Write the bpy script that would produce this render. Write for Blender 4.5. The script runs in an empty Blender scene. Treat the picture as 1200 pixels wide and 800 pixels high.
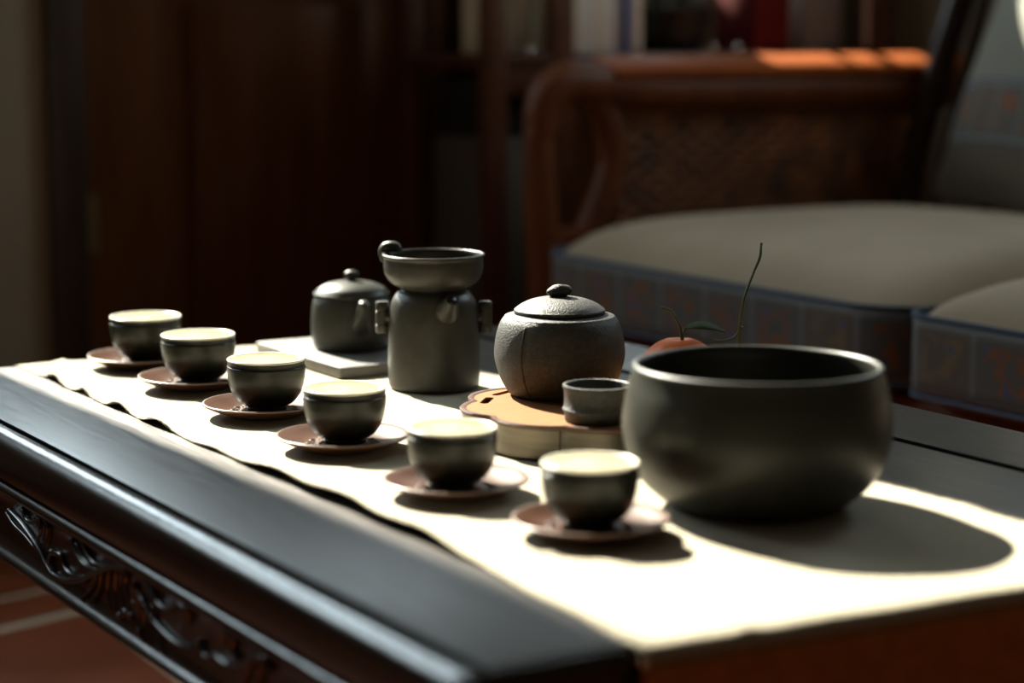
import bpy, bmesh, math, random
from mathutils import Vector, Matrix
R = math.radians
rng = random.Random(7)
scene = bpy.context.scene
col = scene.collection

# ------------------------------------------------------------------ camera
cam_d = bpy.data.cameras.new('camera')
cam = bpy.data.objects.new('camera', cam_d); col.objects.link(cam)
scene.camera = cam
cam.location = (0, 0, .86)
cam.rotation_euler = (R(90 - 8.485), 0, R(-31.009))
cam_d.sensor_width = 36
cam_d.lens = 36 * 2460 / 1200
cam_d.clip_start = .02
cam_d.dof.use_dof = True
cam_d.dof.focus_distance = 1.93
cam_d.dof.aperture_fstop = 2.6

# ------------------------------------------------------------------ sky, sun, exposure
world = bpy.data.worlds.new('sky'); scene.world = world
world.use_nodes = True
bg = world.node_tree.nodes['Background']
bg.inputs[0].default_value = (.74, .89, .96, 1)
bg.inputs[1].default_value = 9.0

sun_d = bpy.data.lights.new('sun', 'SUN'); sun_d.energy = 26; sun_d.angle = R(.55)
sun_d.color = (1, .94, .78)
sun = bpy.data.objects.new('sun', sun_d); col.objects.link(sun)
sun.location = (0, 6, 6)
sun.rotation_euler = Vector((.016, -1, -.78)).to_track_quat('-Z', 'Y').to_euler()

def portal(loc, rot, sx, sy):
    d = bpy.data.lights.new('sky_portal', 'AREA'); d.shape = 'RECTANGLE'; d.size = sx; d.size_y = sy
    d.cycles.is_portal = True
    o = bpy.data.objects.new('sky_portal', d); col.objects.link(o); o.location = loc; o.rotation_euler = rot
portal((-.2, 3.49, 1.95), (R(-90), 0, 0), .8, 1.3)
portal((.8575, 3.49, 1.87), (R(-90), 0, 0), .42, 1.82)
portal((2.94, 2.05, 2.0), (0, R(90), 0), .9, .8)
portal((1.57, 3.49, 2.46), (R(-90), 0, 0), .54, .52)
portal((2.403, 3.49, 1.93), (R(-90), 0, 0), .363, 1.7)

scene.view_settings.view_transform = 'Standard'
scene.view_settings.look = 'None'
scene.view_settings.exposure = 0
scene.view_settings.gamma = 1
scene.view_settings.use_curve_mapping = False
scene.cycles.max_bounces = 8
scene.cycles.diffuse_bounces = 5
scene.cycles.glossy_bounces = 4
scene.cycles.sample_clamp_indirect = 6
scene.cycles.use_denoising = True

# ------------------------------------------------------------------ helpers
def tag(o, label=None, cat=None, group=None, kind=None):
    if label: o['label'] = label
    if cat: o['category'] = cat
    if group: o['group'] = group
    if kind: o['kind'] = kind
    return o

def empty(name, loc, label, cat, group=None, rz=0):
    o = bpy.data.objects.new(name, None); col.objects.link(o)
    o.location = loc; o.rotation_euler = (0, 0, rz); o.empty_display_size = .02
    return tag(o, label, cat, group)

def link(name, bm, mat, parent=None, smooth=True, angle=None, loc=None, normals=True):
    if normals: bmesh.ops.recalc_face_normals(bm, faces=bm.faces)
    me = bpy.data.meshes.new(name); bm.to_mesh(me); bm.free()
    for p in me.polygons: p.use_smooth = smooth
    if smooth and angle: me.set_sharp_from_angle(angle=R(angle))
    mats = mat if isinstance(mat, (list, tuple)) else [mat]
    for m in mats: me.materials.append(m)
    o = bpy.data.objects.new(name, me); col.objects.link(o)
    if parent: o.parent = parent
    if loc: o.location = loc
    return o

def copy_thing(o, parent=None):
    c = o.copy(); col.objects.link(c); c.parent = parent
    for ch in o.children: copy_thing(ch, c)
    return c

def lathe_into(bm, prof, seg=72, cx=0, cy=0, cz=0, bump=None):
    rings = []
    for r, z in prof:
        if r < 1e-6:
            rings.append([bm.verts.new((cx, cy, cz + z))])
        else:
            rings.append([bm.verts.new((cx + r * math.cos(2*math.pi*i/seg), cy + r * math.sin(2*math.pi*i/seg), cz + z)) for i in range(seg)])
    for a, b in zip(rings, rings[1:]):
        for i in range(seg):
            j = (i + 1) % seg
            if len(a) == 1 and len(b) == 1: continue
            if len(a) == 1: bm.faces.new((a[0], b[i], b[j]))
            elif len(b) == 1: bm.faces.new((a[i], a[j], b[0]))
            else: bm.faces.new((a[i], a[j], b[j], b[i]))
    return bm

def smooth_prof(pts, n=4):
    """Catmull-Rom through the profile points"""
    out = []
    P = [pts[0]] + list(pts) + [pts[-1]]
    for i in range(1, len(P) - 2):
        p0, p1, p2, p3 = P[i-1], P[i], P[i+1], P[i+2]
        for k in range(n):
            t = k / n
            out.append(tuple(.5*((2*b) + (-a + c)*t + (2*a - 5*b + 4*c - d)*t*t + (-a + 3*b - 3*c + d)*t**3) for a, b, c, d in zip(p0, p1, p2, p3)))
    out.append(tuple(pts[-1]))
    return out

def lathe(prof, seg=72, **k): return lathe_into(bmesh.new(), prof, seg, **k)

def box_into(bm, x0, x1, y0, y1, z0, z1, bevel=0, seg=2):
    t = bmesh.new()
    bmesh.ops.create_cube(t, size=1)
    for v in t.verts:
        v.co = Vector((x0 + (v.co.x + .5)*(x1 - x0), y0 + (v.co.y + .5)*(y1 - y0), z0 + (v.co.z + .5)*(z1 - z0)))
    if bevel: bmesh.ops.bevel(t, geom=list(t.edges), offset=bevel, segments=seg, affect='EDGES', profile=.5)
    me = bpy.data.meshes.new('tmp'); t.to_mesh(me); t.free(); bm.from_mesh(me); bpy.data.meshes.remove(me)
    return bm
def box(*a, **k): return box_into(bmesh.new(), *a, **k)

def tube_into(bm, pts, rad, seg=10, flat=1.0, flat_axis=None, n=0):
    pts = [Vector(p) for p in pts]
    if n:
        pts = [Vector(p) for p in smooth_prof([tuple(p) for p in pts], n)]
    m = len(pts)
    if callable(rad): rs = [rad(i/(m-1)) for i in range(m)]
    elif isinstance(rad, (list, tuple)):
        rs = [rad[min(len(rad)-1, int(i/(m-1)*(len(rad)-1)))] * (1 - ((i/(m-1)*(len(rad)-1)) % 1)) + rad[min(len(rad)-1, int(i/(m-1)*(len(rad)-1)) + 1)] * ((i/(m-1)*(len(rad)-1)) % 1) for i in range(m)]
    else: rs = [rad]*m
    up = Vector((0, 0, 1)); rings = []; prev = None
    for i, p in enumerate(pts):
        d = (pts[min(i+1, m-1)] - pts[max(i-1, 0)]).normalized()
        if prev is None:
            a = d.cross(up)
            if a.length < .1: a = d.cross(Vector((1, 0, 0)))
        else: a = prev - d * prev.dot(d)
        a.normalize(); prev = a; b = d.cross(a)
        ring = []
        for k in range(seg):
            w = 2*math.pi*k/seg
            off = (a*math.cos(w) + b*math.sin(w)) * rs[i]
            if flat_axis is not None: off -= flat_axis * off.dot(flat_axis) * (1 - flat)
            ring.append(bm.verts.new(p + off))
        rings.append(ring)
    for a, b in zip(rings, rings[1:]):
        for k in range(seg):
            bm.faces.new((a[k], a[(k+1) % seg], b[(k+1) % seg], b[k]))
    bm.faces.new(rings[0]); bm.faces.new(list(reversed(rings[-1])))
    return bm
def tube(*a, **k): return tube_into(bmesh.new(), *a, **k)

def ball_into(bm, c, r, seg=12, scale=(1, 1, 1), rot=None):
    M = Matrix.Translation(c) @ (rot or Matrix.Identity(4)) @ Matrix.Diagonal((*[r*s for s in scale], 1))
    bmesh.ops.create_uvsphere(bm, u_segments=seg*2, v_segments=seg, radius=1, matrix=M)
    return bm

def extrude_y(prof, y0, y1, ny=1):
    """closed (x,z) profile swept along y"""
    bm = bmesh.new(); rings = []
    for k in range(ny + 1):
        y = y0 + (y1 - y0)*k/ny
        rings.append([bm.verts.new((x, y, z)) for x, z in prof])
    n = len(prof)
    for a, b in zip(rings, rings[1:]):
        for i in range(n): bm.faces.new((a[i], a[(i+1) % n], b[(i+1) % n], b[i]))
    bm.faces.new(rings[0]); bm.faces.new(list(reversed(rings[-1])))
    return bm

def rounded_cube(h, r, n=22):
    bm = bmesh.new()
    bmesh.ops.create_cube(bm, size=2)
    bmesh.ops.subdivide_edges(bm, edges=list(bm.edges), cuts=n, use_grid_fill=True)
    for v in bm.verts:
        p = Vector((v.co.x*h[0], v.co.y*h[1], v.co.z*h[2]))
        q = Vector([max(-(h[i]-r[i]), min(h[i]-r[i], p[i])) for i in range(3)])
        d = Vector([(p[i]-q[i])/r[i] for i in range(3)])
        if d.length > 1e-6:
            d.normalize(); p = q + Vector([d[i]*r[i] for i in range(3)])
        v.co = p
    return bm

# ------------------------------------------------------------------ materials
def material(name, base, rough=.5, base2=None, noise=8, stretch=(1, 1, 1), bump=0, bump_scale=60, metal=0, coat=0, sheen=0, spec=.5, rough2=None, lo=.35, hi=.65, detail=5, trans=0, sss=0):
    m = bpy.data.materials.new(name); m.use_nodes = True
    nt = m.node_tree; N = nt.nodes; L = nt.links
    p = N['Principled BSDF']
    p.inputs['Base Color'].default_value = (*base, 1); p.inputs['Roughness'].default_value = rough
    p.inputs['Metallic'].default_value = metal; p.inputs['Coat Weight'].default_value = coat
    p.inputs['Coat Roughness'].default_value = .12
    p.inputs['Sheen Weight'].default_value = sheen; p.inputs['Specular IOR Level'].default_value = spec
    p.inputs['Subsurface Weight'].default_value = sss; p.inputs['Subsurface Radius'].default_value = (.01, .006, .003)
    tc = N.new('ShaderNodeTexCoord'); mp = N.new('ShaderNodeMapping'); mp.inputs['Scale'].default_value = stretch
    L.new(tc.outputs['Object'], mp.inputs['Vector'])
    if base2 or rough2 is not None:
        no = N.new('ShaderNodeTexNoise'); no.inputs['Scale'].default_value = noise; no.inputs['Detail'].default_value = detail
        L.new(mp.outputs[0], no.inputs['Vector'])
        cr = N.new('ShaderNodeMapRange'); cr.inputs[1].default_value = lo; cr.inputs[2].default_value = hi
        L.new(no.outputs[0], cr.inputs[0])
        if base2:
            mx = N.new('ShaderNodeMix'); mx.data_type = 'RGBA'
            mx.inputs[6].default_value = (*base, 1); mx.inputs[7].default_value = (*base2, 1)
            L.new(cr.outputs[0], mx.inputs[0]); L.new(mx.outputs[2], p.inputs['Base Color'])
        if rough2 is not None:
            mr = N.new('ShaderNodeMapRange'); mr.inputs[3].default_value = rough; mr.inputs[4].default_value = rough2
            L.new(cr.outputs[0], mr.inputs[0]); L.new(mr.outputs[0], p.inputs['Roughness'])
    if bump:
        nb = N.new('ShaderNodeTexNoise'); nb.inputs['Scale'].default_value = bump_scale; nb.inputs['Detail'].default_value = 3
        L.new(mp.outputs[0], nb.inputs['Vector'])
        b = N.new('ShaderNodeBump'); b.inputs['Strength'].default_value = bump; b.inputs['Distance'].default_value = .002
        L.new(nb.outputs[0], b.inputs['Height']); L.new(b.outputs[0], p.inputs['Normal'])
    return m

M = {}
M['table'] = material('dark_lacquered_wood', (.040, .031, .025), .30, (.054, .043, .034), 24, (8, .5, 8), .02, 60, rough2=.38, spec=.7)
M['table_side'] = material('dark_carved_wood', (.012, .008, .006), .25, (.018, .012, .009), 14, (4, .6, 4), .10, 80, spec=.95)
M['ceramic'] = material('black_stoneware', (.028, .029, .024), .40, (.038, .038, .030), 30, bump=.06, bump_scale=500, spec=.28)
M['bowl'] = material('matte_black_stoneware', (.017, .017, .012), .42, (.021, .021, .014), 18, bump=.05, bump_scale=400, spec=.28)
M['rough_ceramic'] = material('pitted_black_stoneware', (.022, .022, .019), .52, (.038, .037, .031), 260, bump=.5, bump_scale=650, spec=.4)
M['pot'] = material('grey_green_stoneware', (.030, .030, .024), .40, (.040, .039, .031), 60, bump=.12, bump_scale=600, spec=.28)
M['cup_out'] = material('olive_black_glaze', (.011, .0125, .008), .32, (.018, .0195, .012), 45, bump=.08, bump_scale=350, spec=.28)
M['cup_band'] = material('black_band_glaze', (.005, .0055, .0045), .36, spec=.3)
M['cup_in'] = material('cream_glaze', (.82, .785, .655), .25, (.84, .805, .68), 30)
M['saucer'] = material('brown_glazed_stoneware', (.048, .018, .008), .34, (.070, .028, .013), 26, rough2=.42, bump=.05, bump_scale=300, spec=.22)
M['saucer_rim'] = material('pale_saucer_edge', (.15, .10, .075), .35)
M['cloth'] = material('cream_linen', (.47, .42, .315), .9, (.51, .46, .35), 90, (1, 8, 1), .5, 700, sheen=.1, spec=.2)
M['cloth_shade'] = material('shade_brown_linen', (.34, .15, .05), .95, (.42, .19, .065), 60, (1, 1, 1), .4, 500, spec=.02)
M['tray_metal'] = material('pewter', (.075, .066, .050), .33, (.12, .105, .08), 12, (1, 1, 14), .05, 200, metal=.8)
M['tray_wood'] = material('tan_bamboo', (.21, .088, .028), .6, (.27, .120, .042), 30, (1.5, 12, 1), .25, 240, spec=.12)
M['tray_rim'] = material('dark_bamboo_edge', (.060, .026, .014), .45, (.085, .038, .022), 30, (1, 1, 1), .1, 200)
M['tray_dark'] = material('dark_tray_well', (.015, .012, .010), .7)
M['slab'] = material('slate', (.11, .105, .095), .5, (.15, .145, .125), 40, bump=.15, bump_scale=250)
M['stem'] = material('green_stem', (.045, .065, .016), .5, (.075, .080, .022), 60)
M['leaf'] = material('dark_green_leaf', (.035, .060, .016), .45)
M['fruit'] = material('orange_rind', (.60, .12, .020), .45, (.68, .17, .03), 20, spec=.12, bump=.25, bump_scale=260, sss=.1)
M['sofa_wood'] = material('red_brown_wood', (.14, .036, .008), .5, (.095, .025, .006), 10, (3, 3, 1), .08, 60, spec=.28)
M['rattan'] = material('brown_rattan', (.070, .020, .004), .55, (.22, .070, .012), 16, bump=.2, bump_scale=200)
M['sofa_dark'] = material('dark_sofa_wood', (.026, .010, .005), .4, spec=.2)
M['cushion'] = material('grey_taupe_upholstery', (.29, .218, .138), .95, (.34, .26, .17), 5, (1, 1, 1), .5, 350, sheen=.2, spec=.2)
M['piping'] = material('blue_piping', (.055, .075, .11), .9, bump=.3, bump_scale=400)
M['door'] = material('dark_brown_door', (.085, .029, .006), .45, (.115, .040, .009), 7, (5, 5, .5), .08, 50, spec=.22)
M['door_frame'] = material('dark_door_frame', (.026, .013, .007), .45)
M['brass'] = material('dull_brass', (.22, .18, .08), .4, metal=.9)
M['wall'] = material('plaster', (.23, .19, .125), .9, (.26, .215, .145), 3, bump=.1, bump_scale=90)
M['ceiling'] = material('ceiling_paint', (.36, .34, .30), .9)
M['panelling'] = material('dark_wall_panelling', (.10, .065, .040), .6, (.14, .09, .055), 5, (4, 4, .5))
M['tile'] = material('terracotta_tile', (.135, .028, .005), .42, (.18, .040, .008), 5, bump=.06, bump_scale=40, rough2=.55, spec=.25)
M['plinth'] = material('dark_grey_paint', (.075, .065, .050), .8)
M['groove_shade'] = material('groove_shade_black', (.004, .004, .004), .95, spec=.0)
M['sun_catch_board'] = material('sun_spot_orange_wood', (.30, .066, .004), .55, (.24, .050, .003), 10, (2, 8, 2), spec=.15)
M['grout'] = material('pale_grout', (.40, .31, .22), .85)
M['frame'] = material('window_frame_paint', (.20, .14, .09), .5)
M['rack'] = material('dark_red_rack_wood', (.075, .026, .012), .38, (.10, .036, .016), 10, (2, 2, 8), .05, 60)
M['paper'] = material('cream_paper', (.74, .68, .54), .8)
M['white'] = material('white_porcelain', (.80, .79, .76), .25)
M['blue'] = material('blue_cloth_spine', (.10, .13, .36), .6)
M['red'] = material('red_cloth_spine', (.13, .008, .006), .7, spec=.2)
M['black'] = material('black_pot', (.012, .013, .012), .5)
M['greybox'] = material('grey_card', (.22, .20, .18), .8)
M['chrome'] = material('polished_metal', (.85, .82, .78), .12, metal=1)
M['foliage'] = material('deep_green_foliage', (.012, .020, .010), .6)

# cloth weave: two fine wave bumps
def add_weave(m, sx, sy, strength):
    nt = m.node_tree; N = nt.nodes; L = nt.links; p = N['Principled BSDF']
    tc = N.new('ShaderNodeTexCoord')
    ws = []
    for ax, s in (('X', sx), ('Y', sy)):
        w = N.new('ShaderNodeTexWave'); w.bands_direction = ax; w.inputs['Scale'].default_value = s
        w.inputs['Distortion'].default_value = 1.2; w.inputs['Detail'].default_value = 1
        L.new(tc.outputs['Object'], w.inputs['Vector']); ws.append(w)
    a = N.new('ShaderNodeMath'); a.operation = 'ADD'
    L.new(ws[0].outputs['Fac'], a.inputs[0]); L.new(ws[1].outputs['Fac'], a.inputs[1])
    b = N.new('ShaderNodeBump'); b.inputs['Strength'].default_value = strength; b.inputs['Distance'].default_value = .0006
    L.new(a.outputs[0], b.inputs['Height'])
    old = p.inputs['Normal'].links[0].from_node if p.inputs['Normal'].links else None
    if old: L.new(old.outputs[0], b.inputs['Normal'])
    L.new(b.outputs[0], p.inputs['Normal'])
add_weave(M['cloth'], 260, 260, .5)
add_weave(M['cushion'], 160, 160, .4)

# printed folk pattern: cells along an axis, blue-grey rails, rust and ochre figures
def band_material(name, axis, z0, z1, cell, shade=1.0):
    """axis: object axis running along the band; z0..z1 the band's height in object z"""
    m = bpy.data.materials.new(name); m.use_nodes = True
    nt = m.node_tree; N = nt.nodes; L = nt.links; p = N['Principled BSDF']
    p.inputs['Roughness'].default_value = .95; p.inputs['Specular IOR Level'].default_value = .2
    tc = N.new('ShaderNodeTexCoord'); sep = N.new('ShaderNodeSeparateXYZ'); L.new(tc.outputs['Object'], sep.inputs[0])
    def math_(op, a, b=None, c=None):
        n = N.new('ShaderNodeMath'); n.operation = op
        for i, v in enumerate((a, b, c)):
            if v is None: continue
            if isinstance(v, (int, float)): n.inputs[i].default_value = v
            else: L.new(v, n.inputs[i])
        return n.outputs[0]
    def mix(f, a, b):
        n = N.new('ShaderNodeMix'); n.data_type = 'RGBA'
        L.new(f, n.inputs[0])
        for i, v in ((6, a), (7, b)):
            if isinstance(v, tuple): n.inputs[i].default_value = (*[c*shade for c in v], 1)
            else: L.new(v, n.inputs[i])
        return n.outputs[2]
    u = sep.outputs[axis]
    v = math_('DIVIDE', math_('SUBTRACT', sep.outputs['Z'], z0), z1 - z0)
    cu = math_('FRACT', math_('DIVIDE', u, cell))
    ci = math_('FLOOR', math_('DIVIDE', u, cell))
    wn = N.new('ShaderNodeTexWhiteNoise'); wn.noise_dimensions = '1D'; L.new(ci, wn.inputs['W'])
    rnd = wn.outputs['Value']
    # ground colour per cell
    ground = mix(rnd, (.13, .135, .13), (.16, .125, .095))
    # figures: noise islands inside the cell
    no = N.new('ShaderNodeTexNoise'); no.inputs['Scale'].default_value = 42; no.inputs['Detail'].default_value = 2
    L.new(tc.outputs['Object'], no.inputs['Vector'])
    inside = math_('MULTIPLY', math_('LESS_THAN', math_('ABSOLUTE', math_('SUBTRACT', cu, .5)), .34), math_('LESS_THAN', math_('ABSOLUTE', math_('SUBTRACT', v, .5)), .30))
    fig = math_('MULTIPLY', math_('GREATER_THAN', no.outputs[0], .52), inside)
    figc = mix(math_('GREATER_THAN', rnd, .6), (.26, .115, .05), (.22, .165, .09))
    figc = mix(math_('GREATER_THAN', no.outputs[0], .63), figc, (.10, .13, .22))
    c = mix(fig, ground, figc)
    bar = math_('GREATER_THAN', math_('ABSOLUTE', math_('SUBTRACT', cu, .5)), .455)
    c = mix(bar, c, (.20, .20, .19))
    rail = math_('GREATER_THAN', math_('ABSOLUTE', math_('SUBTRACT', v, .5)), .40)
    c = mix(rail, c, (.21, .215, .21))
    rail2 = math_('GREATER_THAN', math_('ABSOLUTE', math_('SUBTRACT', v, .5)), .47)
    c = mix(rail2, c, (.07, .09, .14))
    L.new(c, p.inputs['Base Color'])
    nb = N.new('ShaderNodeTexNoise'); nb.inputs['Scale'].default_value = 350; L.new(tc.outputs['Object'], nb.inputs['Vector'])
    b = N.new('ShaderNodeBump'); b.inputs['Strength'].default_value = .4; b.inputs['Distance'].default_value = .002
    L.new(nb.outputs[0], b.inputs['Height']); L.new(b.outputs[0], p.inputs['Normal'])
    return m, (N, L, math_, mix, sep, c, v)
M['band'], _ = band_material('folk_pattern_band', 'Y', .425, .518, .105, .62)

# ------------------------------------------------------------------ setting
XL, XR, YF, YB, ZC = -1.6, 2.95, -1.6, 3.5, 3.0
def struct(name, bm, m, parent=None, **k):
    o = link(name, bm, m, parent, **k)
    if parent is None: o['kind'] = 'structure'
    return o

fl = struct('floor', box(XL-.15, XR+.15, YF-.15, YB+.15, -.06, -.004), M['grout'], smooth=False)
# terracotta tiles, slightly turned against the table; a narrow border course runs through
ang = R(15.5); ca, sa = math.cos(ang), math.sin(ang)
tm = {}
def clip(poly, nx_, ny_, d):
    out = []
    for k in range(len(poly)):
        a, b = poly[k], poly[(k+1) % len(poly)]
        da = a[0]*nx_ + a[1]*ny_ - d; db = b[0]*nx_ + b[1]*ny_ - d
        if da <= 0: out.append(a)
        if (da < 0) != (db < 0) and da != db:
            t = da/(da - db); out.append((a[0] + (b[0]-a[0])*t, a[1] + (b[1]-a[1])*t))
    return out
def tile(u0, v0, w, h):
    cx, cy = u0 + w/2, v0 + h/2
    x, y = .88 + cx*ca - cy*sa, 2.91 + cx*sa + cy*ca
    quad = [(x + (sx*w*ca - sy*h*sa)/2, y + (sx*w*sa + sy*h*ca)/2) for sx, sy in ((-1, -1), (1, -1), (1, 1), (-1, 1))]
    poly = quad
    for n_ in ((1, 0, XR), (-1, 0, -XL), (0, 1, YB), (0, -1, -YF)): poly = clip(poly, *n_)
    if len(poly) < 3: return
    if poly == quad:
        key = (round(w, 3), round(h, 3))
        if key in tm: o = tm[key].copy(); col.objects.link(o)
        else: o = link('tile', box(-w/2, w/2, -h/2, h/2, -.004, 0, bevel=.0015, seg=1), M['tile'], fl, smooth=False); tm[key] = o
        o.parent = fl; o.location = (x, y, 0); o.rotation_euler = (0, 0, ang)
        return
    bm = bmesh.new()
    lo = [bm.verts.new((px, py, -.004)) for px, py in poly]; hi = [bm.verts.new((px, py, 0)) for px, py in poly]
    bm.faces.new(lo); bm.faces.new(hi)
    for k in range(len(poly)): bm.faces.new((lo[k], lo[(k+1) % len(poly)], hi[(k+1) % len(poly)], hi[k]))
    link('tile', bm, M['tile'], fl, smooth=False)
rows = [(.016, .108)]
v = .150
while v < 3: rows.append((v, .494)); v += .5
v = -.512
while v > -5.5: rows.append((v, .494)); v -= .5
for v0, h in rows:
    for k in range(-9, 10): tile(k*.5 - .30, v0, .494, h)

struct('ceiling', box(XL-.15, XR+.15, YF-.15, YB+.15, ZC, ZC+.1), M['ceiling'], smooth=False)
struct('wall_front', box(XL-.15, XR+.15, YF-.15, YF, 0, ZC), M['panelling'], smooth=False)
# right wall with an unseen window added to brighten the sofa seat
W4 = (1.65, 2.45, 1.55, 2.45)
bm = bmesh.new()
box_into(bm, XR, XR+.15, YF, W4[0], 0, ZC); box_into(bm, XR, XR+.15, W4[1], YB, 0, ZC)
box_into(bm, XR, XR+.15, W4[0], W4[1], 0, W4[2]); box_into(bm, XR, XR+.15, W4[0], W4[1], W4[3], ZC)
struct('wall_right', bm, M['wall'], smooth=False)
struct('wall_left', box(XL-.15, XL, YF, YB, 0, ZC), M['panelling'], smooth=False)
# back wall: three windows, a door opening, a transom added to brighten the tabletop
W1 = (.641, 1.068, .96, 2.78); W5 = (1.30, 1.84, 2.20, 2.72); W3 = (-.60, .20, 1.30, 2.60); W2 = (2.222, 2.585, 1.08, 2.78); D = (1.173, 2.056, 0, 2.06)
bm = bmesh.new()
def colm(x0, x1, *gaps):
    z = 0
    for a, b in gaps:
        if a > z: box_into(bm, x0, x1, YB, YB+.15, z, a)
        z = b
    box_into(bm, x0, x1, YB, YB+.15, z, ZC)
colm(XL-.15, W3[0]); colm(W3[0], W3[1], W3[2:]); colm(W3[1], W1[0]); colm(W1[0], W1[1], W1[2:]); colm(W1[1], D[0]); colm(D[0], W5[0], D[2:]); colm(W5[0], W5[1], D[2:], W5[2:]); colm(W5[1], D[1], D[2:]); colm(D[1], W2[0]); colm(W2[0], W2[1], W2[2:]); colm(W2[1], XR+.15)
struct('wall_back', bm, M['wall'], smooth=False)

def window_frame(name, axis, a0, a1, z0, z1, pos, bars=(), rails=()):
    bm = bmesh.new(); t = .018
    def b(x0, x1, za, zb):
        if axis == 'x': box_into(bm, x0, x1, pos-.02, pos+.02, za, zb, bevel=.003, seg=1)
        else: box_into(bm, pos-.02, pos+.02, x0, x1, za, zb, bevel=.003, seg=1)
    b(a0-.03, a0, z0-.03, z1+.03); b(a1, a1+.03, z0-.03, z1+.03); b(a0-.03, a1+.03, z0-.03, z0); b(a0-.03, a1+.03, z1, z1+.03)
    for q in bars: b(q[0]-q[1]/2, q[0]+q[1]/2, z0, q[2] if len(q) > 2 else z1)
    for z, w in rails: b(a0, a1, z-w/2, z+w/2)
    return struct(name, bm, M['frame'], smooth=False)
window_frame('window_1', 'x', *W1, YB+.17)
window_frame('window_2', 'x', *W2, YB+.17, bars=((2.392, .02, 1.50), (2.483, .030, 1.50)), rails=((1.51, .02),))
window_frame('fill_transom', 'x', *W5, YB+.17)
window_frame('window_3', 'x', *W3, YB+.17, bars=((-.2, .03),))

window_frame('fill_window', 'y', *W4, XR+.17, bars=((2.05, .03),))

# door, its casing, hinges
dr = struct('door_1', box(1.243, 2.006, YB+.055, YB+.085, .01, 2.0), M['door'], smooth=False)
bm = bmesh.new()
for x0, x1 in ((1.243, 1.405), (1.885, 2.006)): box_into(bm, x0, x1, YB+.035, YB+.06, .01, 2.0, bevel=.004)
for z0, z1 in ((.01, .22), (.95, 1.1), (1.85, 2.0)): box_into(bm, 1.400, 1.890, YB+.035, YB+.06, z0, z1, bevel=.004)
link('door_frame', bm, M['door'], dr, angle=40)
for z0, z1 in ((.26, .91), (1.14, 1.81)):
    link('door_panel', box(1.455, 1.835, YB+.030, YB+.058, z0, z1, bevel=.014, seg=3), M['door'], dr, angle=40)
for z in (.52, 1.6):
    bm = tube([(1.240, YB+.022, z-.055), (1.240, YB+.022, z+.055)], .008, 10)
    box_into(bm, 1.240, 1.272, YB+.026, YB+.036, z-.05, z+.05)
    link('hinge', bm, M['brass'], dr, angle=40)
bm = bmesh.new()
for x0, x1 in ((1.173, 1.238), (2.010, 2.056)): box_into(bm, x0, x1, YB-.025, YB+.12, 0, 2.06, bevel=.006)
box_into(bm, 1.173, 2.056, YB-.025, YB+.12, 2.005, 2.06, bevel=.006)
for x0, x1, z0, z1 in ((1.173, 1.262, 0, 2.06), (1.985, 2.056, 0, 2.06), (1.173, 2.056, 1.985, 2.06)): box_into(bm, x0, x1, YB+.088, YB+.118, z0, z1)
struct('trim_1', bm, M['door_frame'], angle=40)
bm = bmesh.new()
box_into(bm, XL, 1.172, YB-.018, YB, 0, .09, bevel=.004); box_into(bm, 2.058, XR, YB-.018, YB, 0, .09, bevel=.004)
struct('baseboard_back', bm, M['door_frame'], angle=40)

# ------------------------------------------------------------------ tea table
ZT = .5
table = empty('tea_table', (.9, 1.58, 0), 'long low black lacquered tea table with carved apron under the cream runner', 'table')
def tpart(name, bm, m, **k):
    o = link(name, bm, m, None, **k); o.parent = table; o.location = (-.9, -1.58, 0); return o
Y0, Y1 = .993, 2.19
# floating top panel, recessed grooves at x=.58 and x=1.231
tpart('top_panel', box(.583, 1.2280, Y0+.004, Y1-.004, .478, ZT, bevel=.0012, seg=2), M['table'], angle=40)
# left moulding (rounded), right frame board with moulding
def mould(xs, s):
    pts = [(0, .4985)]
    out = [(0, .462), (0, .4985)]
    for k in range(9):
        a = R(90 - 90*k/8)
        out.append((.004 + .015*math.cos(a), .4835 + .015*math.sin(a)))
    out += [(.0195, .472), (.0190, .464), (.0170, .458), (.010, .4555), (.004, .4550)]
    return [(xs + s*x, z) for x, z in out]
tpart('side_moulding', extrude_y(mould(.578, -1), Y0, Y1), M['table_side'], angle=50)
tpart('frame_board', box(1.2425, 1.350, Y0, Y1, .478, .4995, bevel=.0004, seg=1), M['table'], angle=40)
tpart('side_moulding', extrude_y(mould(1.3515, 1), Y0, Y1), M['table'], angle=50)
# black strips filling both grooves, standing in for the shade inside them
tpart('groove_shade_strip', box(.5783, .5827, Y0+.002, Y1-.002, .479, .4990), M['groove_shade'], smooth=False)
tpart('groove_shade_strip', box(1.2283, 1.2422, Y0+.002, Y1-.002, .479, .4990), M['groove_shade'], smooth=False)
# end mouldings
bm = extrude_y(mould(0, 1), .5600, 1.370)
for v in bm.verts: v.co = Vector((v.co.y, Y0 - v.co.x*.2 + .001, v.co.z))
tpart('end_moulding', bm, M['table_side'], angle=50)
bm = extrude_y(mould(0, 1), .5600, 1.370)
for v in bm.verts: v.co = Vector((v.co.y, Y1 + v.co.x*.3 - .001, v.co.z))
tpart('end_moulding', bm, M['table_side'], angle=50)
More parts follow.
